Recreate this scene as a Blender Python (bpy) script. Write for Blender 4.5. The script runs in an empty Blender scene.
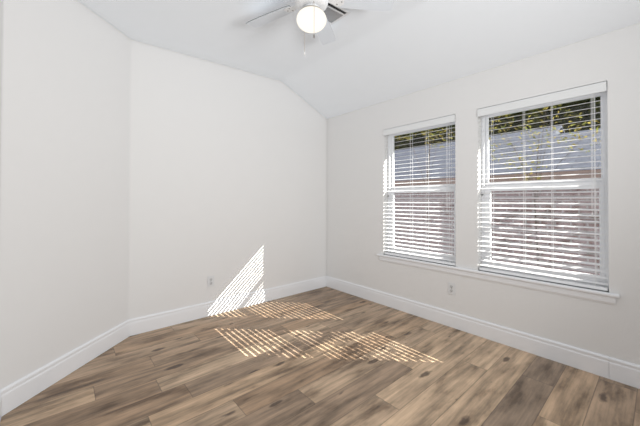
import bpy, bmesh, math, random
from mathutils import Vector, Matrix, Euler

scene = bpy.context.scene
C = bpy.context.collection
random.seed(7)
R = math.radians

# ------------------------------------------------------------------ camera
cam_data = bpy.data.cameras.new('camera')
cam_data.sensor_width = 36.0
cam_data.lens = 36.0 * 295.71 / 640.0
cam_data.shift_y = -15.107 / 640.0
cam_data.clip_start = 0.02
cam = bpy.data.objects.new('camera', cam_data)
C.objects.link(cam)
cam.matrix_world = (Matrix.Translation((-2.9073, -3.2028, 1.2396))
                    @ Matrix.Rotation(R(-40.941), 4, 'Z')
                    @ Matrix.Rotation(R(90 + 0.589), 4, 'X')
                    @ Matrix.Rotation(R(0.131), 4, 'Z'))
scene.camera = cam

# ------------------------------------------------------------------ world, sun, exposure
world = bpy.data.worlds.new('sky')
scene.world = world
world.use_nodes = True
world.cycles.sampling_method = 'NONE'
bg = world.node_tree.nodes['Background']
bg.inputs['Color'].default_value = (0.95, 0.985, 1.05, 1)
bg.inputs['Strength'].default_value = 1.0

sun_dir = Vector((-1.0, 0.97, -0.928)).normalized()       # the way the light travels
sun_data = bpy.data.lights.new('sun', 'SUN')
sun_data.energy = 21.0
sun_data.angle = R(0.1)
sun_data.color = (1.0, 0.97, 0.93)
sun = bpy.data.objects.new('sun', sun_data)
sun.rotation_euler = sun_dir.to_track_quat('-Z', 'Y').to_euler()
sun.location = (6, -6, 7)
C.objects.link(sun)

# added fill light just behind the camera, brightens the room
fill_data = bpy.data.lights.new('fill_light', 'AREA')
fill_data.shape = 'DISK'
fill_data.size = 0.9
fill_data.energy = 36.0
fill_data.spread = R(130)
fill_data.color = (0.98, 0.99, 1.0)
fill = bpy.data.objects.new('fill_light', fill_data)
fill.location = (-1.75, -4.40, 1.35)
fill.rotation_euler = (R(103), 0, R(5))
C.objects.link(fill)

vs = scene.view_settings
vs.view_transform = 'Standard'
vs.look = 'None'
vs.gamma = 1.0
vs.exposure = 0.0
vs.use_curve_mapping = False
scene.cycles.use_denoising = True
scene.cycles.denoising_input_passes = 'RGB_ALBEDO'
scene.cycles.use_light_tree = False
scene.cycles.sample_clamp_indirect = 0.6
# renderer's fast approximation of the later light bounces
scene.cycles.use_fast_gi = True
scene.cycles.fast_gi_method = 'REPLACE'
scene.cycles.ao_bounces = 2
scene.cycles.ao_bounces_render = 2
world.light_settings.ao_factor = 0.72
world.light_settings.distance = 0.045
scene.cycles.max_bounces = 12
scene.cycles.diffuse_bounces = 8
scene.cycles.transparent_max_bounces = 24


# ------------------------------------------------------------------ node helpers
def lin(r, g, b):
    f = lambda c: (c / 255 / 12.92) if c / 255 <= 0.04045 else ((c / 255 + 0.055) / 1.055) ** 2.4
    return (f(r), f(g), f(b), 1.0)


class NT:
    def __init__(self, name):
        self.m = bpy.data.materials.new(name)
        self.m.use_nodes = True
        self.t = self.m.node_tree
        self.t.nodes.clear()
        self.out = self.n('ShaderNodeOutputMaterial')

    def n(self, typ, props=None, **inp):
        nd = self.t.nodes.new(typ)
        for k, v in (props or {}).items():
            setattr(nd, k, v)
        for k, v in inp.items():
            self.set(nd, k, v)
        return nd

    def set(self, nd, k, v):
        k = int(k[1:]) if k[0] == '_' else k
        s = nd.inputs[k]
        if isinstance(v, bpy.types.NodeSocket):
            self.t.links.new(v, s)
        elif isinstance(v, bpy.types.Node):
            self.t.links.new(v.outputs[0], s)
        else:
            s.default_value = v

    def math(self, op, a, b=0.0, c=None):
        nd = self.n('ShaderNodeMath', {'operation': op}, _0=a, _1=b)
        if c is not None:
            self.set(nd, '_2', c)
        return nd.outputs[0]

    def mix(self, fac, a, b, blend='MIX'):
        nd = self.n('ShaderNodeMix', {'data_type': 'RGBA', 'blend_type': blend})
        self.set(nd, '_0', fac)
        self.set(nd, '_6', a)
        self.set(nd, '_7', b)
        return nd.outputs[2]

    def ramp(self, fac, stops):
        nd = self.n('ShaderNodeValToRGB')
        el = nd.color_ramp.elements
        while len(el) < len(stops):
            el.new(0.5)
        for e, (p, c) in zip(el, stops):
            e.position = p
            e.color = c
        self.set(nd, 'Fac', fac)
        return nd.outputs[0]

    def done(self, shader):
        self.t.links.new(shader.outputs[0] if isinstance(shader, bpy.types.Node) else shader, self.out.inputs['Surface'])
        return self.m


def V(x):
    return (x, x, x, 1.0)


def paint(name, col, rough=0.6, bump=0.0, scale=180.0, spec=0.35, vary=0.02):
    q = NT(name)
    tc = q.n('ShaderNodeTexCoord')
    nz = q.n('ShaderNodeTexNoise', Vector=tc.outputs['Object'], Scale=scale, Detail=3.0)
    big = q.n('ShaderNodeTexNoise', Vector=tc.outputs['Object'], Scale=1.3, Detail=2.0)
    c = q.mix(big.outputs['Fac'], tuple(x * (1 - vary) for x in col[:3]) + (1,), tuple(min(1, x * (1 + vary)) for x in col[:3]) + (1,))
    b = q.n('ShaderNodeBsdfPrincipled', Roughness=rough)
    b.inputs['Specular IOR Level'].default_value = spec
    q.set(b, 'Base Color', c)
    if bump:
        bp = q.n('ShaderNodeBump', Strength=bump, Distance=0.002, Height=nz.outputs['Fac'])
        q.set(b, 'Normal', bp)
    return q.done(b)


M = {}
M['wall'] = paint('wall_paint', lin(225, 222.5, 218.5), 0.75, 0.0, 160, 0.2, 0.008)
M['ceiling'] = paint('ceiling_paint', lin(240, 243, 245), 0.85, 0.0, 140, 0.15, 0.006)
M['trim'] = paint('trim_enamel', lin(233, 232, 231), 0.38, 0.0, 60, 0.4, 0.006)
M['vinyl'] = paint('white_vinyl', lin(246, 246, 246), 0.35, 0.0, 60, 0.4, 0.006)
M['slat'] = paint('white_faux_wood', lin(238, 237, 236), 0.4, 0.05, 60, 0.4, 0.01)
M['plastic'] = paint('white_plastic', lin(226, 225, 222), 0.3, 0.0, 60, 0.45, 0.005)
M['plate'] = paint('outlet_plate_plastic', lin(219, 218, 216), 0.35)
M['receptacle'] = paint('outlet_receptacle_plastic', lin(203, 202, 200), 0.35)
M['shaded_edge'] = paint('blade_edge_shade', lin(142, 144, 147), 0.5)  # dark grey rim paints in the shade along the blade edges
M['slot'] = paint('dark_slot', lin(70, 66, 62), 0.6)
M['cord'] = paint('white_cord', lin(236, 235, 232), 0.7)
M['fan'] = paint('white_fan_enamel', lin(232, 232, 231), 0.35, 0.0, 60, 0.4, 0.005)
M['blade'] = paint('white_blade_laminate', lin(220, 224, 228), 0.45, 0.03, 60, 0.35, 0.01)
M['brass'] = paint('pale_chain_metal', lin(170, 160, 146), 0.35)
M['fob'] = paint('dark_wood_fob', lin(120, 112, 104), 0.5)
M['vent'] = paint('vent_enamel', lin(160, 159, 158), 0.5)
M['vent_dark'] = paint('duct_dark', lin(40, 40, 41), 0.8)
M['latch'] = paint('grey_latch', lin(128, 126, 124), 0.5)
M['fascia'] = paint('fascia_paint', lin(156, 134, 128), 0.6)
M['gable'] = paint('gable_siding', lin(62, 66, 74), 0.7)
M['bark'] = paint('bark', lin(78, 64, 52), 0.9, 0.5, 30)


def glass_mat():
    q = NT('window_glass')
    lw = q.n('ShaderNodeLayerWeight', Blend=0.5)
    refl = q.math('ADD', 0.02, q.math('MULTIPLY', q.math('POWER', lw.outputs['Facing'], 4.0), 0.5))
    tr = q.n('ShaderNodeBsdfTransparent', Color=(0.97, 0.985, 0.98, 1))
    gl = q.n('ShaderNodeBsdfGlossy', Roughness=0.02)
    gl.inputs['Color'].default_value = (1, 1, 1, 1)
    return q.done(q.n('ShaderNodeMixShader', _0=refl, _1=tr, _2=gl))


def screen_mat():
    q = NT('insect_screen')
    tr = q.n('ShaderNodeBsdfTransparent', Color=(1, 1, 1, 1))
    df = q.n('ShaderNodeBsdfDiffuse', Color=lin(168, 164, 170))
    tl = q.n('ShaderNodeBsdfTranslucent', Color=lin(165, 160, 170))
    d2 = q.n('ShaderNodeMixShader', _0=0.5, _1=df, _2=tl)
    mx = q.n('ShaderNodeMixShader', _0=0.08, _1=tr, _2=d2)
    return q.done(mx)


def slat_mat():
    q = NT('white_faux_wood_slat')
    b = q.n('ShaderNodeBsdfPrincipled', Roughness=0.4)
    b.inputs['Base Color'].default_value = lin(247, 246, 245)
    b.inputs['Specular IOR Level'].default_value = 0.4
    t = q.n('ShaderNodeBsdfTranslucent', Color=lin(244, 240, 234))
    return q.done(q.n('ShaderNodeMixShader', _0=0.22, _1=b, _2=t))


def globe_mat():
    q = NT('lit_frosted_glass')
    lw = q.n('ShaderNodeLayerWeight', Blend=0.35)
    col = q.ramp(lw.outputs['Facing'], [(0.0, (1.0, 0.97, 0.90, 1)), (0.75, (1.0, 0.95, 0.85, 1)), (1.0, (1.0, 0.88, 0.72, 1))])
    em = q.n('ShaderNodeEmission', Strength=1.12)
    q.set(em, 'Color', col)
    q.m.cycles.emission_sampling = 'NONE'
    return q.done(em)


def wood_mat():
    q = NT('oak_plank_floor')
    at = q.n('ShaderNodeAttribute', {'attribute_name': 'plank'})      # r tone, g hue, b seed of each plank
    sep = q.n('ShaderNodeSeparateColor', Color=at.outputs['Color'])
    tone, hue, seed = sep.outputs[0], sep.outputs[1], sep.outputs[2]
    uv = q.n('ShaderNodeUVMap')
    uv.uv_map = 'UVMap'
    su = q.n('ShaderNodeSeparateXYZ', Vector=uv.outputs[0])
    u, v = su.outputs[0], su.outputs[1]                               # metres along and across the plank
    sx = q.math('MULTIPLY', seed, 37.0)
    def vec(ku, kv, off=0.0):
        return q.n('ShaderNodeCombineXYZ', X=q.math('MULTIPLY', u, ku), Y=q.math('MULTIPLY', v, kv), Z=q.math('ADD', sx, off)).outputs[0]
    warp = q.n('ShaderNodeTexNoise', Vector=vec(0.9, 3.5, 3.0), Scale=1.0, Detail=1.0)
    vw = q.math('ADD', v, q.math('MULTIPLY', q.math('SUBTRACT', warp.outputs['Fac'], 0.5), 0.030))
    gv = q.n('ShaderNodeCombineXYZ', X=q.math('MULTIPLY', u, 1.5), Y=q.math('MULTIPLY', vw, 26.0), Z=sx).outputs[0]
    grain = q.n('ShaderNodeTexNoise', Vector=gv, Scale=1.0, Detail=5.0, Roughness=0.55)
    fv = q.n('ShaderNodeCombineXYZ', X=q.math('MULTIPLY', u, 5.0), Y=q.math('MULTIPLY', vw, 95.0), Z=sx).outputs[0]
    fine = q.n('ShaderNodeTexNoise', Vector=fv, Scale=1.0, Detail=2.0)
    pv = q.n('ShaderNodeCombineXYZ', X=q.math('MULTIPLY', u, 2.6), Y=q.math('MULTIPLY', vw, 9.0), Z=q.math('ADD', sx, 11.0)).outputs[0]
    patch = q.n('ShaderNodeTexNoise', Vector=pv, Scale=1.0, Detail=4.0, Roughness=0.6)
    base = q.ramp(tone, [(0.0, lin(122, 98, 76)), (0.35, lin(158, 130, 103)), (0.65, lin(186, 157, 126)), (1.0, lin(208, 180, 148))])
    gray = q.mix(hue, base, lin(148, 131, 114), 'MIX')
    base = q.mix(0.5, base, gray)
    g1 = q.ramp(grain.outputs['Fac'], [(0.32, V(0.62)), (0.50, V(0.97)), (0.66, V(1.22))])
    c = q.mix(1.0, base, g1, 'MULTIPLY')
    f1 = q.ramp(fine.outputs['Fac'], [(0.3, V(0.86)), (0.62, V(1.06))])
    c = q.mix(0.7, c, f1, 'MULTIPLY')
    p1 = q.ramp(patch.outputs['Fac'], [(0.33, (0.44, 0.41, 0.39, 1)), (0.47, V(0.90)), (0.62, V(1.18))])
    c = q.mix(1.0, c, p1, 'MULTIPLY')
    # knots and short dark checks
    kv = q.n('ShaderNodeCombineXYZ', X=q.math('MULTIPLY', u, 3.2), Y=q.math('MULTIPLY', vw, 10.0), Z=q.math('MULTIPLY', seed, 91.0)).outputs[0]
    vo = q.n('ShaderNodeTexVoronoi', {'feature': 'F1'}, Vector=kv, Scale=1.0, Randomness=1.0)
    wob = q.n('ShaderNodeTexNoise', Vector=vec(16.0, 40.0, 5.0), Scale=1.0, Detail=3.0)
    dist = q.math('ADD', vo.outputs['Distance'], q.math('MULTIPLY', q.math('SUBTRACT', wob.outputs['Fac'], 0.5), 0.26))
    pick = q.n('ShaderNodeSeparateColor', Color=vo.outputs['Color'])
    rad = q.math('MULTIPLY', pick.outputs[0], 0.22)
    rad = q.math('MULTIPLY', rad, q.math('GREATER_THAN', pick.outputs[1], 0.35))
    kn = q.n('ShaderNodeMapRange', {'interpolation_type': 'SMOOTHSTEP'}, Value=q.math('SUBTRACT', dist, rad))
    kn.inputs['From Min'].default_value = -0.06
    kn.inputs['From Max'].default_value = 0.07
    kn.inputs['To Min'].default_value = 0.8
    kn.inputs['To Max'].default_value = 0.0
    c = q.mix(kn.outputs[0], c, lin(62, 47, 38))
    # joints between planks, from the distance to the plank's edges
    ed = q.n('ShaderNodeAttribute', {'attribute_name': 'edge'})
    se = q.n('ShaderNodeSeparateXYZ', Vector=ed.outputs['Vector'])
    vv = q.math('MULTIPLY', q.math('SUBTRACT', 0.5, q.math('ABSOLUTE', q.math('SUBTRACT', se.outputs[1], 0.5))), 0.183)
    uu = q.math('MULTIPLY', q.math('SUBTRACT', 0.5, q.math('ABSOLUTE', q.math('SUBTRACT', se.outputs[0], 0.5))), 1.48)
    dm = q.math('MINIMUM', uu, vv)
    j = q.n('ShaderNodeMapRange', Value=dm)
    j.inputs['From Min'].default_value = 0.0006
    j.inputs['From Max'].default_value = 0.0032
    j.inputs['To Min'].default_value = 0.55
    j.inputs['To Max'].default_value = 0.0
    c = q.mix(j.outputs[0], c, lin(58, 46, 38))
    b = q.n('ShaderNodeBsdfPrincipled')
    b.inputs['Specular IOR Level'].default_value = 0.38
    q.set(b, 'Base Color', c)
    rg = q.n('ShaderNodeMapRange', Value=grain.outputs['Fac'])
    rg.inputs['To Min'].default_value = 0.36
    rg.inputs['To Max'].default_value = 0.52
    q.set(b, 'Roughness', rg.outputs[0])
    hgt = q.math('SUBTRACT', q.math('MULTIPLY', fine.outputs['Fac'], 0.25), j.outputs[0])
    bp = q.n('ShaderNodeBump', Strength=0.25, Distance=0.0015, Height=hgt)
    q.set(b, 'Normal', bp)
    return q.done(b)


def brick_mat(name, c1, c2, mortar, axes, w, h, ms=0.012, rough=0.9):
    q = NT(name)
    tc = q.n('ShaderNodeTexCoord')
    s = q.n('ShaderNodeSeparateXYZ', Vector=tc.outputs['Object'])
    vec = q.n('ShaderNodeCombineXYZ', X=s.outputs[axes[0]], Y=s.outputs[axes[1]], Z=0.0)
    br = q.n('ShaderNodeTexBrick', Vector=vec.outputs[0], Scale=1.0)
    br.inputs['Color1'].default_value = c1
    br.inputs['Color2'].default_value = c2
    br.inputs['Mortar'].default_value = mortar
    br.inputs['Mortar Size'].default_value = ms
    br.inputs['Brick Width'].default_value = w
    br.inputs['Row Height'].default_value = h
    br.inputs['Bias'].default_value = -0.1
    nz = q.n('ShaderNodeTexNoise', Vector=tc.outputs['Object'], Scale=9.0, Detail=4.0)
    k = q.ramp(nz.outputs['Fac'], [(0.3, V(0.8)), (0.7, V(1.15))])
    c = q.mix(1.0, br.outputs['Color'], k, 'MULTIPLY')
    b = q.n('ShaderNodeBsdfPrincipled', Roughness=rough)
    b.inputs['Specular IOR Level'].default_value = 0.2
    q.set(b, 'Base Color', c)
    bp = q.n('ShaderNodeBump', Strength=0.4, Distance=0.006, Height=q.math('SUBTRACT', 1.0, br.outputs['Fac']))
    q.set(b, 'Normal', bp)
    return q.done(b)


def ground_mat():
    q = NT('side_yard_grass')
    tc = q.n('ShaderNodeTexCoord')
    nz = q.n('ShaderNodeTexNoise', Vector=tc.outputs['Object'], Scale=6.0, Detail=6.0)
    c = q.ramp(nz.outputs['Fac'], [(0.3, lin(66, 74, 42)), (0.55, lin(92, 92, 58)), (0.75, lin(108, 98, 74))])
    b = q.n('ShaderNodeBsdfPrincipled', Roughness=0.95)
    q.set(b, 'Base Color', c)
    return q.done(b)


def leaf_mat(name, a, b_, tl):
    q = NT(name)
    gi = q.n('ShaderNodeNewGeometry')
    c = q.mix(gi.outputs['Random Per Island'], a, b_)
    d = q.n('ShaderNodeBsdfDiffuse')
    q.set(d, 'Color', c)
    t = q.n('ShaderNodeBsdfTranslucent')
    q.set(t, 'Color', c)
    return q.done(q.n('ShaderNodeMixShader', _0=tl, _1=d, _2=t))


M['glass'] = glass_mat()
M['screen'] = screen_mat()
M['globe'] = globe_mat()
M['slats'] = slat_mat()
M['floor'] = wood_mat()
M['brick'] = brick_mat('pinkish_brick', lin(152, 124, 122), lin(130, 104, 104), lin(186, 178, 178), (1, 2), 0.20, 0.068)
M['shingle'] = brick_mat('grey_shingles', lin(84, 87, 99), lin(71, 74, 87), lin(57, 59, 69), (1, 0), 0.30, 0.14, 0.008)
M['siding'] = brick_mat('brick_outside', lin(150, 118, 108), lin(136, 104, 96), lin(180, 172, 165), (1, 2), 0.20, 0.068)
M['ground'] = ground_mat()
M['leaf_dark'] = leaf_mat('dark_leaves', lin(34, 40, 20), lin(80, 80, 36), 0.25)
M['leaf_gold'] = leaf_mat('yellow_green_leaves', lin(96, 104, 50), lin(160, 142, 72), 0.45)
M['leaf_green'] = leaf_mat('mid_green_leaves', lin(74, 92, 52), lin(122, 134, 74), 0.35)


# ------------------------------------------------------------------ mesh helpers
def mat_slot(me, m):
    me.materials.append(m)


def link(name, me, m, parent=None, smooth=False, loc=None):
    for x in (m if isinstance(m, (list, tuple)) else [m]):
        me.materials.append(x)
    if smooth:
        for p in me.polygons:
            p.use_smooth = True
    o = bpy.data.objects.new(name, me)
    C.objects.link(o)
    if parent is not None:
        o.parent = parent
    if loc is not None:
        o.location = loc
    return o


def build(name, bm, m, parent=None, smooth=False, bevel=0.0, loc=None, autosmooth=None):
    me = bpy.data.meshes.new(name)
    bmesh.ops.recalc_face_normals(bm, faces=bm.faces)
    bm.to_mesh(me)
    bm.free()
    o = link(name, me, m, parent, smooth, loc)
    if bevel:
        b = o.modifiers.new('bevel', 'BEVEL')
        b.width = bevel
        b.segments = 2
        b.limit_method = 'ANGLE'
        b.angle_limit = R(40)
    return o


def box(bm, x0, x1, y0, y1, z0, z1, mtx=None):
    vs_ = [bm.verts.new((x, y, z)) for x in (x0, x1) for y in (y0, y1) for z in (z0, z1)]
    if mtx is not None:
        for v in vs_:
            v.co = mtx @ v.co
    for f in ((0, 1, 3, 2), (4, 6, 7, 5), (0, 4, 5, 1), (2, 3, 7, 6), (0, 2, 6, 4), (1, 5, 7, 3)):
        bm.faces.new([vs_[i] for i in f])
    return vs_


def boxo(name, m, dims, parent=None, bevel=0.0):
    bm = bmesh.new()
    box(bm, *dims)
    return build(name, bm, m, parent, bevel=bevel)


def lathe(bm, prof, n=40, origin=(0, 0, 0), cap=True):
    ox, oy, oz = origin
    rings = []
    for r, z in prof:
        rings.append([bm.verts.new((ox + r * math.cos(2 * math.pi * i / n), oy + r * math.sin(2 * math.pi * i / n), oz + z)) for i in range(n)])
    for a, b in zip(rings, rings[1:]):
        for i in range(n):
            bm.faces.new((a[i], a[(i + 1) % n], b[(i + 1) % n], b[i]))
    if cap:
        bm.faces.new(rings[0])
        bm.faces.new(rings[-1])


def tube(bm, pts, r, n=8):
    pts = [Vector(p) for p in pts]
    rings = []
    for i, p in enumerate(pts):
        d = (pts[min(i + 1, len(pts) - 1)] - pts[max(i - 1, 0)]).normalized()
        a = d.orthogonal().normalized()
        b = d.cross(a)
        rr = r[i] if isinstance(r, (list, tuple)) else r
        rings.append([bm.verts.new(p + a * rr * math.cos(2 * math.pi * k / n) + b * rr * math.sin(2 * math.pi * k / n)) for k in range(n)])
    for a, b in zip(rings, rings[1:]):
        # line up the two rings
        off = min(range(n), key=lambda s: (a[0].co - b[s].co).length)
        for k in range(n):
            bm.faces.new((a[k], a[(k + 1) % n], b[(k + 1 + off) % n], b[(k + off) % n]))
    bm.faces.new(rings[0])
    bm.faces.new(rings[-1])


def extrude_profile(bm, prof, p0, p1, out, m0=0.0, m1=0.0):
    """prof: (distance out from wall, height); swept along the wall's foot p0 -> p1; out: unit vector away from the wall; m0, m1: mitre shift per unit out."""
    p0, p1, out = Vector(p0), Vector(p1), Vector(out)
    d = (p1 - p0).normalized()
    A = [bm.verts.new(p0 + out * q + d * (m0 * q) + Vector((0, 0, h))) for q, h in prof]
    B = [bm.verts.new(p1 + out * q + d * (m1 * q) + Vector((0, 0, h))) for q, h in prof]
    n = len(prof)
    for i in range(n):
        bm.faces.new((A[i], A[(i + 1) % n], B[(i + 1) % n], B[i]))
    bm.faces.new(A)
    bm.faces.new(B)


def tag(o, label=None, cat=None, group=None, kind=None):
    if label:
        o['label'] = label
    if cat:
        o['category'] = cat
    if group:
        o['group'] = group
    if kind:
        o['kind'] = kind
    return o


def empty(name, loc=(0, 0, 0), rz=0.0):
    o = bpy.data.objects.new(name, None)
    o.empty_display_size = 0.1
    o.location = loc
    o.rotation_euler = (0, 0, rz)
    C.objects.link(o)
    return o


def struct(o, label, cat):
    return tag(o, label, cat, kind='structure')


# ------------------------------------------------------------------ room dimensions
XL = -2.448                     # where the back wall meets the 45 degree wall
WY1a, WY1b = -1.8816, -1.0168   # left window opening (y)
WY2a, WY2b = -2.9590, -2.0874   # right window opening
WZ0, WZ1 = 0.600, 2.100
WT = 0.16                       # window wall thickness
CR = -0.80                      # crease of the vaulted ceiling
ceil_z = lambda x: (2.44 + (2.785 - 2.44) * x / CR) if x > CR else 2.785 + 0.033 * (x - CR)
DL = Vector((-0.7165, -0.6976, 0)).normalized()        # direction of the angled wall
NL = Vector((-DL.y, DL.x, 0))                           # points into the room
if NL.dot(Vector((1, -1, 0))) < 0:
    NL = -NL
LEN_L = 1.022
PL = Vector((XL, 0, 0)) + DL * LEN_L
YB = -4.62                      # rear wall

# ------------------------------------------------------------------ floor: one quad per plank
def make_floor():
    W, L, y_off = 0.183, 1.48, 0.017
    joints = {4: -2.746, 5: -2.414, 9: -1.733, 11: -1.392, 13: -1.367, 7: -1.05, 15: -2.3, 14: -1.9, 16: -1.55, 0: -0.62, 1: -1.1, 2: -0.5, 3: -0.9, 6: -0.8, 8: -0.62, 10: -0.95, 12: -0.55}
    tones = {(4, -1): 0.72, (5, 0): 0.80, (9, 0): 0.66, (9, -1): 0.18, (10, -1): 0.25, (8, -1): 0.35, (14, 0): 0.10, (14, 1): 0.15, (14, -1): 0.42, (15, 0): 0.70, (15, -1): 0.62,
             (13, 0): 0.72, (12, 0): 0.78, (12, -1): 0.75, (16, 0): 0.45, (11, 0): 0.74, (11, -1): 0.62, (13, -1): 0.55, (17, 0): 0.4,
             (3, 0): 0.3, (2, 0): 0.22, (1, 0): 0.25, (0, 0): 0.35, (6, 0): 0.5, (7, 0): 0.62, (8, 0): 0.55, (10, 0): 0.7, (5, -1): 0.25, (6, -1): 0.3, (4, 0): 0.38}  # plank tones; darker left and lighter right also paints in the floor's sheen
    hues = {14: 1.0, 9: 0.7, 15: 0.2, 12: 0.3, 13: 0.35}
    rnd = random.Random(21)
    x0f, x1f, y0f = PL.x - 0.1, 0.0, YB - 0.1
    me = bpy.data.meshes.new('floor')
    verts, faces, pc, uvs, eds = [], [], [], [], []
    for k in range(0, 27):
        ya, yb = y_off - W * k, y_off - W * (k + 1)
        yt, ybt = min(ya, 0.0), max(yb, y0f)
        if yt - ybt <= 0:
            continue
        jx = joints.get(k, -rnd.uniform(0.3, 1.5))
        i0 = math.floor((x0f - jx) / L)
        i1 = math.ceil((x1f - jx) / L)
        for i in range(i0, i1):
            a, b = jx + i * L, jx + (i + 1) * L
            ac, bc = max(a, x0f), min(b, x1f)
            if bc - ac < 1e-4:
                continue
            r2 = random.Random(k * 101 + i * 7 + 5)
            tn = tones.get((k, i), r2.uniform(0.30, 0.70))
            hu = hues.get(k, r2.uniform(0.1, 0.8))
            sd = r2.random()
            s = len(verts)
            verts += [(ac, ybt, 0), (bc, ybt, 0), (bc, yt, 0), (ac, yt, 0)]
            faces.append((s, s + 1, s + 2, s + 3))
            for (x, y) in ((ac, ybt), (bc, ybt), (bc, yt), (ac, yt)):
                pc.append((tn, hu, sd, 1.0))
                uvs.append((x - a + sd * 5, y - yb))
                eds.append(((x - a) / L, (y - yb) / W, 0.0))
    me.from_pydata(verts, [], faces)
    me.uv_layers.new(name='UVMap')
    me.attributes.new('plank', 'FLOAT_COLOR', 'CORNER')
    me.attributes.new('edge', 'FLOAT_VECTOR', 'CORNER')
    me.uv_layers['UVMap'].data.foreach_set('uv', [c for t in uvs for c in t])
    me.attributes['plank'].data.foreach_set('color', [c for t in pc for c in t])
    me.attributes['edge'].data.foreach_set('vector', [c for t in eds for c in t])
    me.update()
    o = link('floor', me, M['floor'])
    return struct(o, 'brown oak plank floor with dark knots and sun stripes', 'floor')


floor = make_floor()
boxo('subfloor', M['slot'], (PL.x - 0.2, WT, YB - 0.2, 0.14, -0.12, -0.004))
struct(bpy.data.objects['subfloor'], 'dark slab lying under the oak plank floor', 'floor')

# ------------------------------------------------------------------ walls
def wall_right():
    bm = bmesh.new()
    ys = [YB - 0.12, WY2a, WY2b, WY1a, WY1b, 0.14]
    zs = [0.0, WZ0, WZ1, 2.55]
    hole = lambda i, j: j == 1 and i in (1, 3)
    gv = {}
    for s, x in enumerate((0.0, WT)):
        for i, y in enumerate(ys):
            for j, z in enumerate(zs):
                gv[s, i, j] = bm.verts.new((x, y, z))
    for i in range(5):
        for j in range(3):
            if not hole(i, j):
                for s in (0, 1):
                    f = [gv[s, i, j], gv[s, i + 1, j], gv[s, i + 1, j + 1], gv[s, i, j + 1]]
                    bm.faces.new(f if s == 0 else f[::-1])
            else:
                c = [(i, j), (i + 1, j), (i + 1, j + 1), (i, j + 1)]
                for (a, b) in zip(c, c[1:] + c[:1]):
                    bm.faces.new((gv[0, a[0], a[1]], gv[0, b[0], b[1]], gv[1, b[0], b[1]], gv[1, a[0], a[1]]))
    ring = [(i, 0) for i in range(6)] + [(5, j) for j in range(1, 4)] + [(i, 3) for i in range(4, -1, -1)] + [(0, j) for j in (2, 1)]
    for (a, b) in zip(ring, ring[1:] + ring[:1]):
        bm.faces.new((gv[0, a[0], a[1]], gv[1, a[0], a[1]], gv[1, b[0], b[1]], gv[0, b[0], b[1]]))
    return build('wall_right', bm, M['wall'])


struct(wall_right(), 'pale greige wall with the two blinded windows', 'wall')


def slab_wall(name, a, b, thick, z1, label, inward):
    """wall between floor points a and b; thick goes away from the room"""
    a, b = Vector(a), Vector(b)
    n = -Vector(inward).normalized() * thick
    bm = bmesh.new()
    pts = [a, b, b + n, a + n]
    lo = [bm.verts.new((p.x, p.y, 0.0)) for p in pts]
    hi = [bm.verts.new((p.x, p.y, z1)) for p in pts]
    bm.faces.new(lo[::-1])
    bm.faces.new(hi)
    for i in range(4):
        bm.faces.new((lo[i], lo[(i + 1) % 4], hi[(i + 1) % 4], hi[i]))
    o = build(name, bm, M['wall'])
    return struct(o, label, 'wall')


# the back wall runs under the ceiling's profile
def wall_back():
    bm = bmesh.new()
    prof = [(XL - 0.06, 0.0), (0.0, 0.0), (0.0, ceil_z(0.0) + 0.02), (CR, ceil_z(CR) + 0.02), (XL - 0.06, ceil_z(XL) + 0.02)]
    A = [bm.verts.new((x, 0.0, z)) for x, z in prof]
    B = [bm.verts.new((x, 0.14, z)) for x, z in prof]
    bm.faces.new(A)
    bm.faces.new(B[::-1])
    for i in range(5):
        bm.faces.new((A[i], A[(i + 1) % 5], B[(i + 1) % 5], B[i]))
    return build('wall_back', bm, M['wall'])


struct(wall_back(), 'white wall with the slanted sun stripes and an outlet', 'wall')

P = lambda t, n=0.0, z=0.0: Vector((XL, 0, 0)) + DL * t + NL * n + Vector((0, 0, z))


def wall_left():
    bm = bmesh.new()
    foot = [P(0), P(LEN_L), P(LEN_L + 0.05, -0.12), P(-0.05, -0.12)]
    lo = [bm.verts.new(p) for p in foot]
    hi = [bm.verts.new(p + Vector((0, 0, 2.80))) for p in foot]
    bm.faces.new(lo[::-1])
    bm.faces.new(hi)
    for i in range(4):
        bm.faces.new((lo[i], lo[(i + 1) % 4], hi[(i + 1) % 4], hi[i]))
    return build('wall_left', bm, M['wall'])


struct(wall_left(), 'angled white wall at the left, bare above its baseboard', 'wall')
slab_wall('wall_side', (PL.x, PL.y, 0), (PL.x, YB, 0), 0.12, 2.80, 'white wall at the far left edge, parallel to the window wall', (1, 0, 0))


def wall_rear():
    bm = bmesh.new()
    a, b = -3.00, -1.95          # wide opening, closed off by the added walls behind
    box(bm, PL.x - 0.12, a, YB - 0.12, YB, 0, 2.80)
    box(bm, b, 0.0, YB - 0.12, YB, 0, 2.47)
    box(bm, a, b, YB - 0.12, YB, 2.20, 2.72)
    return build('wall_rear', bm, M['wall'])


struct(wall_rear(), 'wall behind the camera with a wide opening', 'wall')
bm = bmesh.new()  # added unseen box of walls, keeps sky light out of the opening
box(bm, -4.2, -4.1, YB - 1.6, YB - 0.12, 0, 2.6)
box(bm, -1.7, -1.6, YB - 1.6, YB - 0.12, 0, 2.6)
box(bm, -4.2, -1.6, YB - 1.7, YB - 1.6, 0, 2.6)
box(bm, -4.2, -1.6, YB - 1.7, YB - 0.12, 2.6, 2.7)
box(bm, -4.2, -1.6, YB - 1.7, YB - 0.12, -0.1, 0.0)
struct(build('wall_sky_block', bm, M['wall']), 'added unseen walls blocking sky light behind the wide opening', 'wall')


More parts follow.
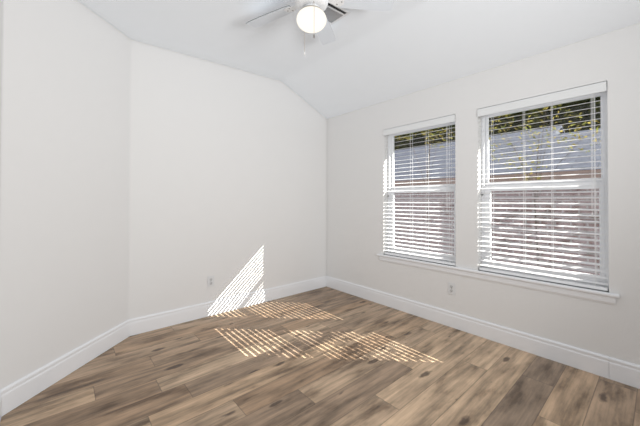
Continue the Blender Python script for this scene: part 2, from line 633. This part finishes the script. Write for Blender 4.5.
def ceiling():
    bm = bmesh.new()
    xs = [WT, 0.0, CR, PL.x - 0.14]
    zz = [ceil_z(0) - 0.345 / 0.8 * WT, ceil_z(0), ceil_z(CR), ceil_z(PL.x - 0.14)]
    y0, y1 = YB - 0.14, 0.16
    lo0 = [bm.verts.new((x, y0, z)) for x, z in zip(xs, zz)]
    lo1 = [bm.verts.new((x, y1, z)) for x, z in zip(xs, zz)]
    hi0 = [bm.verts.new((x, y0, z + 0.16)) for x, z in zip(xs, zz)]
    hi1 = [bm.verts.new((x, y1, z + 0.16)) for x, z in zip(xs, zz)]
    for i in range(3):
        bm.faces.new((lo0[i], lo0[i + 1], lo1[i + 1], lo1[i]))
        bm.faces.new((hi0[i], hi1[i], hi1[i + 1], hi0[i + 1]))
        bm.faces.new((lo0[i], hi0[i], hi0[i + 1], lo0[i + 1]))
        bm.faces.new((lo1[i], lo1[i + 1], hi1[i + 1], hi1[i]))
    bm.faces.new((lo0[0], lo1[0], hi1[0], hi0[0]))
    bm.faces.new((lo0[3], hi0[3], hi1[3], lo1[3]))
    return build('ceiling', bm, M['ceiling'])


struct(ceiling(), 'white vaulted ceiling sloping down to the window wall', 'ceiling')
boxo('roof_overhang', M['fascia'], (WT, 0.73, -5.2, 1.2, 2.372, 2.50))
struct(bpy.data.objects['roof_overhang'], 'eave of this house over the two windows', 'eave')

# ------------------------------------------------------------------ baseboards, casing
BB = [(0, 0), (0.016, 0.0), (0.016, 0.112), (0.012, 0.119), (0.012, 0.126), (0.0145, 0.130), (0.0145, 0.140), (0.010, 0.147), (0.004, 0.150), (0, 0.150)]
bm = bmesh.new()
extrude_profile(bm, BB, (0, 0, 0), (0, -2.957, 0), (-1, 0, 0), m0=1.0)
extrude_profile(bm, BB, (0, -2.9585, 0), (0, YB, 0), (-1, 0, 0))
struct(build('baseboard_right', bm, M['trim']), 'white baseboard under the windows with one butt joint', 'baseboard')
bm = bmesh.new()
tl = math.tan(R(22.3))
extrude_profile(bm, BB, (0, 0, 0), (XL, 0, 0), (0, -1, 0), m0=1.0, m1=-tl)
struct(build('baseboard_back', bm, M['trim']), 'white baseboard along the sun striped wall', 'baseboard')
bm = bmesh.new()
extrude_profile(bm, BB, P(0), P(LEN_L), NL, m0=tl, m1=-math.tan(R(22.9)))
struct(build('baseboard_left', bm, M['trim']), 'white baseboard along the angled wall', 'baseboard')


bm = bmesh.new()
extrude_profile(bm, BB, (PL.x, PL.y, 0), (PL.x, YB, 0), (1, 0, 0), m0=math.tan(R(22.9)))
struct(build('baseboard_side', bm, M['trim']), 'white baseboard at the far left edge', 'baseboard')

# ------------------------------------------------------------------ window stool and apron
bm = bmesh.new()
prof = [(0.0, 0.578), (0.030, 0.578), (0.035, 0.583), (0.035, 0.594), (0.030, 0.600), (0.0, 0.600)]
extrude_profile(bm, prof, (0, -0.943, 0), (0, -3.012, 0), (-1, 0, 0))
for a, b in ((WY1a, WY1b), (WY2a, WY2b)):
    box(bm, 0.0, 0.085, a + 0.0005, b - 0.0005, 0.579, 0.600)
struct(build('trim_1', bm, M['trim']), 'white window stool running under both windows', 'window sill')
bm = bmesh.new()
prof = [(0.0, 0.520), (0.006, 0.520), (0.009, 0.526), (0.014, 0.534), (0.014, 0.570), (0.018, 0.578), (0.0, 0.578)]
extrude_profile(bm, prof, (0, -0.968, 0), (0, -2.992, 0), (-1, 0, 0))
struct(build('trim_2', bm, M['trim']), 'white apron moulding under the window stool', 'window apron')


# ------------------------------------------------------------------ windows
def frame_ring(bm, x0, x1, ya, yb, za, zb, wl, wr, wb, wt):
    """rectangular ring; wl is the member at yb (left in the picture), wr at ya"""
    box(bm, x0, x1, yb - wl, yb, za, zb)
    box(bm, x0, x1, ya, ya + wr, za, zb)
    box(bm, x0, x1, ya + wr, yb - wl, za, za + wb)
    box(bm, x0, x1, ya + wr, yb - wl, zb - wt, zb)


def make_window(name, ya, yb, label):
    root = empty(name, (0.12, (ya + yb) / 2, WZ0))
    off = Vector((-0.12, -(ya + yb) / 2, -WZ0))

    def part(nm, bm, m, parent=root, bevel=0.0, rel=True):
        if rel:
            bmesh.ops.translate(bm, verts=bm.verts, vec=off)
        return build(nm, bm, m, parent, bevel=bevel)
    g = 0.001
    bm = bmesh.new()
    frame_ring(bm, 0.085, 0.155, ya + g, yb - g, WZ0 + g, WZ1 - g, 0.024, 0.024, 0.03, 0.03)
    part('window_frame', bm, M['vinyl'], bevel=0.002)
    bm = bmesh.new()
    frame_ring(bm, 0.121, 0.148, ya + 0.026, yb - 0.026, 1.352, WZ1 - 0.032, 0.022, 0.022, 0.066, 0.035)
    us = part('upper_sash', bm, M['vinyl'], bevel=0.002)
    bm = bmesh.new()
    box(bm, 0.133, 0.137, ya + 0.045, yb - 0.045, 1.410, WZ1 - 0.062)
    part('glass_pane', bm, M['glass'], us)
    bm = bmesh.new()
    frame_ring(bm, 0.090, 0.118, ya + 0.026, yb - 0.026, WZ0 + 0.032, 1.388, 0.048, 0.030, 0.058, 0.052)
    ls = part('lower_sash', bm, M['vinyl'], bevel=0.002)
    bm = bmesh.new()
    box(bm, 0.102, 0.106, ya + 0.050, yb - 0.065, WZ0 + 0.085, 1.340)
    part('glass_pane', bm, M['glass'], ls)
    bm = bmesh.new()
    box(bm, 0.082, 0.0899, (ya + yb) / 2 - 0.03, (ya + yb) / 2 + 0.03, 1.355, 1.378)
    part('sash_lock', bm, M['vinyl'], ls, bevel=0.003)
    bm = bmesh.new()
    frame_ring(bm, 0.1490, 0.1548, ya + 0.027, yb - 0.027, WZ0 + 0.034, 1.375, 0.015, 0.015, 0.015, 0.015)
    sc = part('screen_frame', bm, M['vinyl'])
    bm = bmesh.new()
    box(bm, 0.1515, 0.1520, ya + 0.040, yb - 0.040, WZ0 + 0.047, 1.362)
    part('insect_screen', bm, M['screen'], sc)
    bm = bmesh.new()
    box(bm, 0.078, 0.0845, yb - 0.020, yb - 0.002, 1.300, 1.318)
    box(bm, 0.080, 0.0845, yb - 0.011, yb - 0.006, 1.288, 1.300)
    tag(part('tilt_latch', bm, M['latch'], bevel=0.001), 'small grey latch')
    return struct(root, label, 'window')


make_window('window_1', WY1a, WY1b, 'white single hung window nearer the room corner')
make_window('window_2', WY2a, WY2b, 'white single hung window farther from the room corner')


# ------------------------------------------------------------------ blinds
def make_blind(ya, yb, label, seed):
    yc = (ya + yb) / 2
    root = empty('window_blind', (0.03, yc, WZ1))
    rnd = random.Random(seed)
    off = Vector((-0.03, -yc, -WZ1))
    W = yb - ya

    def part(nm, bm, m, parent=root, bevel=0.0):
        bmesh.ops.translate(bm, verts=bm.verts, vec=off)
        return build(nm, bm, m, parent, bevel=bevel)
    bm = bmesh.new()
    prof = [(-0.012, 2.024), (0.004, 2.024), (0.004, 2.094), (-0.006, 2.094), (-0.010, 2.088), (-0.010, 2.032), (-0.012, 2.030)]
    A = [bm.verts.new((x, ya + 0.004, z)) for x, z in prof]
    B = [bm.verts.new((x, yb - 0.004, z)) for x, z in prof]
    for i in range(len(prof)):
        bm.faces.new((A[i], A[(i + 1) % len(prof)], B[(i + 1) % len(prof)], B[i]))
    bm.faces.new(A)
    bm.faces.new(B[::-1])
    part('valance', bm, M['plastic'])
    bm = bmesh.new()
    box(bm, 0.010, 0.062, ya + 0.006, yb - 0.006, 2.046, 2.092)
    part('headrail', bm, M['vinyl'])
    # slats: gently curved, tipped so the room-side edge is lower
    th = R(11)
    sw, st, pitch = 0.0410, 0.0024, 0.0437
    z_top, z_bot = 2.018, 0.650
    n = int(round((z_top - z_bot) / pitch))
    bm = bmesh.new()
    zs = []
    for i in range(n + 1):
        zc = z_top - (z_top - z_bot) * i / n
        zs.append(zc)
        t = th + R(rnd.uniform(-1.4, 1.4))
        roll = rnd.uniform(-0.0012, 0.0012)
        segs = 4
        rows = []
        for (yy, dz) in ((ya + 0.007, -roll), (yb - 0.007, roll)):
            top, bot = [], []
            for s in range(segs + 1):
                q = (s / segs - 0.5)
                lx = q * sw
                crown = 0.0014 * (1 - 4 * q * q)
                for lst, hz in ((top, crown + st / 2), (bot, crown - st / 2)):
                    x = 0.031 + lx * math.cos(t) - hz * math.sin(t)
                    z = zc + lx * math.sin(t) + hz * math.cos(t) + dz
                    lst.append(bm.verts.new((x, yy, z)))
            rows.append((top, bot))
        (ta, ba), (tb, bb) = rows
        for s in range(segs):
            bm.faces.new((ta[s], ta[s + 1], tb[s + 1], tb[s]))
            bm.faces.new((ba[s], bb[s], bb[s + 1], ba[s + 1]))
        bm.faces.new((ta[0], tb[0], bb[0], ba[0]))
        bm.faces.new((ta[-1], ba[-1], bb[-1], tb[-1]))
        bm.faces.new(ta + ba[::-1])
        bm.faces.new(tb[::-1] + bb)
    part('slats', bm, M['slats'])
    bm = bmesh.new()
    box(bm, 0.008, 0.056, ya + 0.007, yb - 0.007, 0.6035, 0.626)
    part('bottom_rail', bm, M['slat'], bevel=0.003)
    for fr in (0.115, 0.360, 0.550, 0.800):
        y = yb - 0.0 - fr
        bm = bmesh.new()
        for x in (0.0080, 0.0540):
            box(bm, x - 0.0008, x + 0.0008, y - 0.0013, y + 0.0013, 0.620, 2.050)
        for zc in zs:
            zf, zbk = zc - 0.024 * math.sin(th), zc + 0.024 * math.sin(th)
            a = [bm.verts.new((x, y + s, z - 0.003)) for x, z in ((0.0080, zf), (0.0540, zbk)) for s in (-0.0008, 0.0008)]
            bm.faces.new((a[0], a[1], a[3], a[2]))
        part('ladder_cord', bm, M['cord'])
    # tilt wand hangs at the left end, lift cord at the right end
    bm = bmesh.new()
    y = ya + 0.085
    tube(bm, [(-0.006, y, 2.03), (-0.007, y, 1.60), (-0.007, y + 0.001, 1.17)], 0.0011, 6)
    tube(bm, [(-0.006, y - 0.006, 2.03), (-0.007, y - 0.006, 1.60), (-0.007, y - 0.005, 1.15)], 0.0011, 6)
    cd = part('lift_cord', bm, M['cord'])
    bm = bmesh.new()
    lathe(bm, [(0.002, 0.03), (0.005, 0.022), (0.006, 0.0)], 10, (-0.007, y - 0.002, 1.13))
    part('cord_tassel', bm, M['plastic'], cd)
    return tag(root, label, 'window blind', 'white window blinds')


make_blind(WY1a, WY1b, 'white slatted blind in the window nearer the room corner', 3)
make_blind(WY2a, WY2b, 'white slatted blind in the window farther from the room corner', 5)


# ------------------------------------------------------------------ outlets
def make_outlet(loc, rz, label):
    """local +y is out of the wall"""
    root = empty('wall_outlet', loc, rz)
    bm = bmesh.new()
    box(bm, -0.036, 0.036, 0.0, 0.006, -0.058, 0.058)
    build('cover_plate', bm, M['plate'], root, bevel=0.004)
    for s in (-1, 1):
        zc = s * 0.0205
        bm = bmesh.new()
        n = 20
        pts = []
        for k in range(n):
            a = 2 * math.pi * k / n
            pts.append((max(-0.0165, min(0.0165, 0.0185 * math.cos(a))), 0.0155 * math.sin(a) + zc))
        A = [bm.verts.new((x, 0.0055, z)) for x, z in pts]
        B = [bm.verts.new((x, 0.0085, z)) for x, z in pts]
        for k in range(n):
            bm.faces.new((A[k], A[(k + 1) % n], B[(k + 1) % n], B[k]))
        bm.faces.new(A[::-1])
        bm.faces.new(B)
        rc = build('receptacle', bm, M['receptacle'], root)
        bm = bmesh.new()
        box(bm, -0.0085, -0.0055, 0.0083, 0.0089, zc - 0.002, zc + 0.008)
        box(bm, 0.0055, 0.0085, 0.0083, 0.0089, zc - 0.001, zc + 0.007)
        box(bm, -0.0028, 0.0028, 0.0083, 0.0089, zc - 0.011, zc - 0.0055)
        tag(build('plug_slots', bm, M['slot'], rc), 'dark slots')
    bm = bmesh.new()
    lathe(bm, [(0.0032, 0.0), (0.0028, 0.0012)], 12)
    bmesh.ops.rotate(bm, verts=bm.verts, cent=(0, 0, 0), matrix=Matrix.Rotation(R(-90), 3, 'X'))
    bmesh.ops.translate(bm, verts=bm.verts, vec=(0, 0.006, 0))
    build('plate_screw', bm, M['latch'], root)
    return tag(root, label, 'outlet', 'white wall outlets')


make_outlet((-1.694, 0.0, 0.366), R(180), 'white wall outlet left of the slanted sun stripes')
make_outlet((0.0, -1.842, 0.376), R(90), 'white wall outlet below the two windows')

# ------------------------------------------------------------------ ceiling vent
def make_vent():
    x0, x1, y0, y1 = -1.475, -1.160, -1.565, -1.338
    cxv, cyv = (x0 + x1) / 2, (y0 + y1) / 2
    root = empty('ceiling_vent', (cxv, cyv, ceil_z(cxv)))
    root.rotation_euler = (0, -math.atan(0.033), 0)
    hx, hy = (x1 - x0) / 2, (y1 - y0) / 2
    bm = bmesh.new()
    fw = 0.022
    for a in ((-hx, hx, -hy, -hy + fw), (-hx, hx, hy - fw, hy), (-hx, -hx + fw, -hy + fw, hy - fw), (hx - fw, hx, -hy + fw, hy - fw)):
        box(bm, *a, -0.008, -0.0005)
    box(bm, -hx + fw, hx - fw, -0.0535 - 0.010, -0.0535 + 0.004, -0.008, -0.001)
    build('vent_frame', bm, M['fan'], root, bevel=0.002)
    boxo('duct_opening', M['vent_dark'], (-hx + fw * 0.7, hx - fw * 0.7, -hy + fw * 0.7, hy - fw * 0.7, -0.0018, -0.0006), root)
    for ya_, yb_, tilt in ((-hy + fw, -0.0635, 50), (-0.0495, hy - fw, -22)):
        bm = bmesh.new()
        n = max(2, int((yb_ - ya_) / 0.0155))
        for i in range(n):
            yc = ya_ + (i + 0.5) * (yb_ - ya_) / n
            mt = Matrix.Translation((0, yc, -0.0052)) @ Matrix.Rotation(R(tilt), 4, 'X')
            w = 0.0065 if tilt < 0 else 0.0035
            box(bm, -hx + fw, hx - fw, -w, w, -0.0005, 0.0005, mt)
        tag(build('louvers', bm, M['vent'], root), 'grey louvers')
    tag(root, 'white ceiling register with grey and dark louvers beside the fan light', 'vent')


make_vent()

# ------------------------------------------------------------------ ceiling fan
FX, FY = -1.62, -1.625


def make_fan():
    zc = ceil_z(FX)
    root = empty('ceiling_fan', (FX, FY, zc))
    o = lambda z: z - zc
    bm = bmesh.new()
    lathe(bm, [(0.030, o(2.690)), (0.058, o(2.705)), (0.070, o(2.735)), (0.072, o(zc - 0.001))], 48)
    build('canopy', bm, M['fan'], root, smooth=True)
    bm = bmesh.new()
    lathe(bm, [(0.045, o(2.575)), (0.085, o(2.582)), (0.112, o(2.60)), (0.118, o(2.63)), (0.110, o(2.668)), (0.070, o(2.69)), (0.045, o(2.694))], 56)
    build('motor_housing', bm, M['fan'], root, smooth=True)
    bm = bmesh.new()
    lathe(bm, [(0.052, o(2.535)), (0.058, o(2.545)), (0.058, o(2.570)), (0.050, o(2.577))], 40)
    build('switch_housing', bm, M['fan'], root, smooth=True)
    bm = bmesh.new()
    lathe(bm, [(0.050, o(2.556)), (0.074, o(2.548)), (0.080, o(2.538)), (0.080, o(2.526)), (0.072, o(2.522))], 48)
    build('light_fitter', bm, M['brass'], root, smooth=True)
    # lit bowl
    bm = bmesh.new()
    prof = []
    a, b, c0 = 0.104, 0.070, 2.492
    for k in range(25):
        ang = -math.pi / 2 + (k / 24) * (math.pi / 2 + 0.62)
        prof.append((max(0.0005, a * math.cos(ang)), o(c0 + b * math.sin(ang))))
    prof.append((0.068, o(2.545)))
    lathe(bm, prof, 56)
    tag(build('light_globe', bm, M['globe'], root, smooth=True), 'lit frosted glass globe')
    # blades and blade irons
    yaw = R(40.941)
    zb = 2.636
    for k in range(5):
        phi = R(4 + 72 * k)
        ang = phi - yaw                                     # world angle in the xy plane
        # camera-plan angle phi: 0 = camera right, 90 = straight ahead
        M0 = Matrix.Rotation(ang, 4, 'Z') @ Matrix.Rotation(R(-12), 4, 'X')
        bm = bmesh.new()
        pts = []
        L0, L1 = 0.165, 0.580
        for s in range(13):
            f = s / 12
            x = L0 + (L1 - L0) * f
            w = 0.050 + 0.014 * min(1, f * 1.6)
            if f < 0.08:
                w *= 0.86
            if f > 0.985:
                w *= 0.88
            pts.append((x, w))
        up = [(x, w) for x, w in pts] + [(x, -w) for x, w in reversed(pts)]
        A = [bm.verts.new((x, y, -0.003)) for x, y in up]
        B = [bm.verts.new((x, y, 0.003)) for x, y in up]
        n = len(up)
        for i in range(n):
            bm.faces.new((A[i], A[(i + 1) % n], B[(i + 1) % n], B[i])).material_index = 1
        bm.faces.new(A[::-1])
        bm.faces.new(B)
        bmesh.ops.transform(bm, matrix=M0, verts=bm.verts)
        bmesh.ops.translate(bm, verts=bm.verts, vec=(0, 0, o(zb)))
        bl = build('fan_blade', bm, [M['blade'], M['shaded_edge']], root)
        # blade iron: an arm from the motor that flares into a plate under the blade's root
        bm = bmesh.new()
        arm = [(0.075, 0.020, 0.014), (0.110, 0.017, 0.000), (0.145, 0.022, -0.0055), (0.175, 0.040, -0.0055), (0.205, 0.040, -0.0055), (0.228, 0.020, -0.0055)]
        TA = [[bm.verts.new((x, sy * w, z + dz)) for sy in (-1, 1) for dz in (-0.002, 0.002)] for x, w, z in arm]
        for p, q in zip(TA, TA[1:]):
            for i0, i1 in ((0, 1), (1, 3), (3, 2), (2, 0)):
                bm.faces.new((p[i0], p[i1], q[i1], q[i0]))
        bm.faces.new((TA[0][0], TA[0][1], TA[0][3], TA[0][2]))
        bm.faces.new((TA[-1][0], TA[-1][2], TA[-1][3], TA[-1][1]))
        bmesh.ops.transform(bm, matrix=M0, verts=bm.verts)
        bmesh.ops.translate(bm, verts=bm.verts, vec=(0, 0, o(zb)))
        ir = build('blade_iron', bm, M['fan'], root, bevel=0.0015)
        for (x, y) in ((0.180, -0.022), (0.180, 0.022), (0.210, 0.0)):
            bm = bmesh.new()
            lathe(bm, [(0.0045, -0.0095), (0.0045, -0.0074)], 10, (x, y, 0))
            bmesh.ops.transform(bm, matrix=M0, verts=bm.verts)
            bmesh.ops.translate(bm, verts=bm.verts, vec=(0, 0, o(zb)))
            build('screw', bm, M['latch'], ir)
    # pull chains: one in front of the globe, one behind it
    for (dx, dy, zend, mf, lab) in ((-0.0643, -0.1055, 2.300, M['fob'], 'dark fob'), (0.030, 0.115, 2.300, M['plastic'], 'white fob')):
        bm = bmesh.new()
        s = Vector((dx, dy, 0)).normalized() * 0.058
        tube(bm, [(s.x, s.y, o(2.556)), (dx * 0.85, dy * 0.85, o(2.553)), (dx, dy, o(2.540)), (dx, dy, o(2.43)), (dx, dy, o(zend + 0.02))], 0.0014, 6)
        ch = build('pull_chain', bm, M['brass'], root)
        bm = bmesh.new()
        lathe(bm, [(0.002, 0.024), (0.0045, 0.020), (0.0052, 0.008), (0.003, 0.0)], 14, (dx, dy, o(zend)))
        tag(build('chain_fob', bm, mf, ch, smooth=True), lab)
    tag(root, 'white five blade ceiling fan with a lit globe and pull chains', 'ceiling fan')


make_fan()

# ------------------------------------------------------------------ outside: yard, neighbour's house, trees
boxo('ground', M['ground'], (0.16, 30, -25, 25, -0.75, -0.65))
struct(bpy.data.objects['ground'], 'grassy side yard outside the windows', 'ground')


def neighbor():
    root = empty('neighbor_house', (3.2, -1.56, -0.65))
    off = Vector((-3.2, 1.56, 0.65))

    def part(nm, bm, m, parent=root, bevel=0.0):
        bmesh.ops.translate(bm, verts=bm.verts, vec=off)
        return build(nm, bm, m, parent, bevel=bevel)
    bm = bmesh.new()
    box(bm, 3.2, 9.6, -5.1, 12, -0.66, 1.66)
    part('brick_wall', bm, M['brick'])
    bm = bmesh.new()
    tri = [(3.0, 1.70), (6.70, 3.12), (10.4, 1.70)]
    A = [bm.verts.new((x, -1.50, z)) for x, z in tri]
    B = [bm.verts.new((x, -1.40, z)) for x, z in tri]
    for i in range(3):
        bm.faces.new((A[i], A[(i + 1) % 3], B[(i + 1) % 3], B[i]))
    bm.faces.new(A)
    bm.faces.new(B[::-1])
    part('gable_wall', bm, M['gable'])
    for nm, ya, yb, xr, zr in (('main_roof', -1.56, 12.4, 6.70, 3.165), ('wing_roof', -5.4, -1.56, 5.60, 2.76)):
        bm = bmesh.new()
        prof = [(2.80, 1.66), (xr, zr - 0.03), (2 * xr - 2.80, 1.66), (2 * xr - 2.80, 1.70), (xr, zr + 0.02), (2.80, 1.70)]
        A = [bm.verts.new((x, ya, z)) for x, z in prof]
        B = [bm.verts.new((x, yb, z)) for x, z in prof]
        n = len(prof)
        for i in range(n):
            bm.faces.new((A[i], A[(i + 1) % n], B[(i + 1) % n], B[i]))
        bm.faces.new(A)
        bm.faces.new(B[::-1])
        part(nm, bm, M['shingle'])
        bm = bmesh.new()
        box(bm, 2.78, 2.799, ya, yb, 1.56, 1.695)
        box(bm, 2.799, 3.199, ya, yb, 1.56, 1.585)
        part('fascia', bm, M['fascia'])
    tag(root, 'brick neighbouring house with a low grey shingle roof outside the windows', 'house')


neighbor()


def leaf_cloud(blobs, n, size, seed, normal_bias=0.3):
    rnd = random.Random(seed)
    verts, faces = [], []
    tot = sum(b[1] ** 2 for b in blobs)
    for (c, r, sq) in blobs:
        for i in range(int(n * r * r / tot)):
            while True:
                d = Vector((rnd.uniform(-1, 1), rnd.uniform(-1, 1), rnd.uniform(-1, 1)))
                if 0.1 < d.length < 1:
                    break
            d = d.normalized() * (d.length ** 0.45)
            p = Vector(c) + Vector((d.x * r, d.y * r, d.z * r * sq))
            nrm = Vector((rnd.gauss(0, 1), rnd.gauss(0, 1), rnd.gauss(normal_bias, 1))).normalized()
            a = nrm.orthogonal().normalized()
            a = Matrix.Rotation(rnd.uniform(0, 6.28), 3, nrm) @ a
            b = nrm.cross(a)
            s = size * rnd.uniform(0.6, 1.3)
            k = len(verts)
            verts += [tuple(p - a * s), tuple(p + b * s * 0.42 + nrm * s * 0.08), tuple(p + a * s), tuple(p - b * s * 0.42 + nrm * s * 0.08)]
            faces.append((k, k + 1, k + 2, k + 3))
    return verts, faces


def make_tree(name, base, h, blobs, n, size, mleaf, seed, label, group=None, trunk_r=0.12, twigs=False):
    root = empty(name, base)
    bm = bmesh.new()
    rnd = random.Random(seed + 100)
    tube(bm, [(0, 0, 0), (0.05, 0.03, h * 0.3), (-0.03, 0.05, h * 0.6), (0.02, 0.0, h * 0.9)], [trunk_r, trunk_r * 0.85, trunk_r * 0.6, trunk_r * 0.25], 8)
    for (c, r, sq) in blobs:
        c = Vector(c)
        s = Vector((0, 0.03, min(h * 0.6, max(h * 0.25, c.z - 0.6 * r))))
        tube(bm, [s, s.lerp(c, 0.5) + Vector((0, 0, 0.1)), c], [trunk_r * 0.4, trunk_r * 0.28, trunk_r * 0.1], 6)
        if twigs:
            for k in range(7):
                e = c + Vector((rnd.gauss(0, 1), rnd.gauss(0, 1), rnd.gauss(0, 0.6))).normalized() * r * 0.85
                tube(bm, [c, c.lerp(e, 0.5) + Vector((0, 0, 0.02)), e], [trunk_r * 0.12, trunk_r * 0.08, trunk_r * 0.03], 5)
    build('trunk', bm, M['bark'], root)
    v, f = leaf_cloud(blobs, n, size, seed)
    me = bpy.data.meshes.new('foliage')
    me.from_pydata(v, [], f)
    link('foliage', me, mleaf, root)
    return tag(root, label, 'tree', group)


bk = lambda s: [((0, 0, 5.0 * s), 1.15, 0.9), ((0.1, 0.38, 4.1 * s), 1.0, 0.9), ((-0.1, -0.38, 4.2 * s), 1.0, 0.9), ((-0.1, 0.32, 3.1 * s), 1.05, 0.9),
                ((0.1, -0.32, 3.2 * s), 1.05, 0.9), ((0, 0, 5.7 * s), 0.75, 0.9)]
for i, y in enumerate((7.6, 4.5, 1.4, -1.7, -4.8)):
    make_tree('leafy_tree', (12.5, y, -0.65), 5.4, bk(1.1), 14000, 0.14, M['leaf_dark'], 31 + i,
              'dark leafy tree in the row close behind the neighbouring roof', 'dark trees behind the roof', 0.14)
for i, y in enumerate((11.1, 7.7, 4.2, 0.7, -2.8)):
    make_tree('tall_tree', (15.4, y, -0.65), 6.2, bk(1.25), 13000, 0.17, M['leaf_dark'], 51 + i,
              'tall dark tree farther back, behind the row of trees at the roof', 'tall trees far behind the roof', 0.16)

# young trees with yellow leaves between the houses
make_tree('sapling', (2.3, -2.05, -0.65), 3.2, [((0.0, 0.35, 2.75), 0.36, 0.9), ((-0.05, -0.15, 2.95), 0.36, 0.8), ((0.1, 0.60, 3.25), 0.28, 0.8), ((0, -0.50, 2.75), 0.30, 0.7), ((0.0, 0.15, 2.35), 0.28, 0.7), ((0.0, -0.1, 3.4), 0.25, 0.7)],
          620, 0.026, M['leaf_gold'], 61, 'young tree with sparse yellow leaves outside the farther window', None, 0.014, True)
make_tree('sapling', (2.3, -0.35, -0.65), 3.4, [((0.0, 0.55, 3.35), 0.30, 0.8), ((0.05, 0.15, 3.42), 0.28, 0.7), ((0.0, -0.18, 3.05), 0.26, 0.8), ((0.05, 0.0, 3.3), 0.25, 0.8)],
          420, 0.026, M['leaf_gold'], 62, 'young tree with yellow leaves outside the window nearer the corner', None, 0.014, True)
# a tree down the side yard, in the sun's way: it dapples the sun of the right-hand window
make_tree('yard_tree', (5.2, -8.3, -0.65), 7.0, [((0.0, 0.75, 6.95), 0.75, 0.8), ((-0.2, 0.4, 6.2), 0.9, 0.8), ((-0.9, -0.6, 6.3), 0.9, 0.8), ((0.5, 0.9, 5.4), 0.7, 0.8)],
          850, 0.05, M['leaf_green'], 77, 'thin green tree down the side yard', None, 0.03, True)
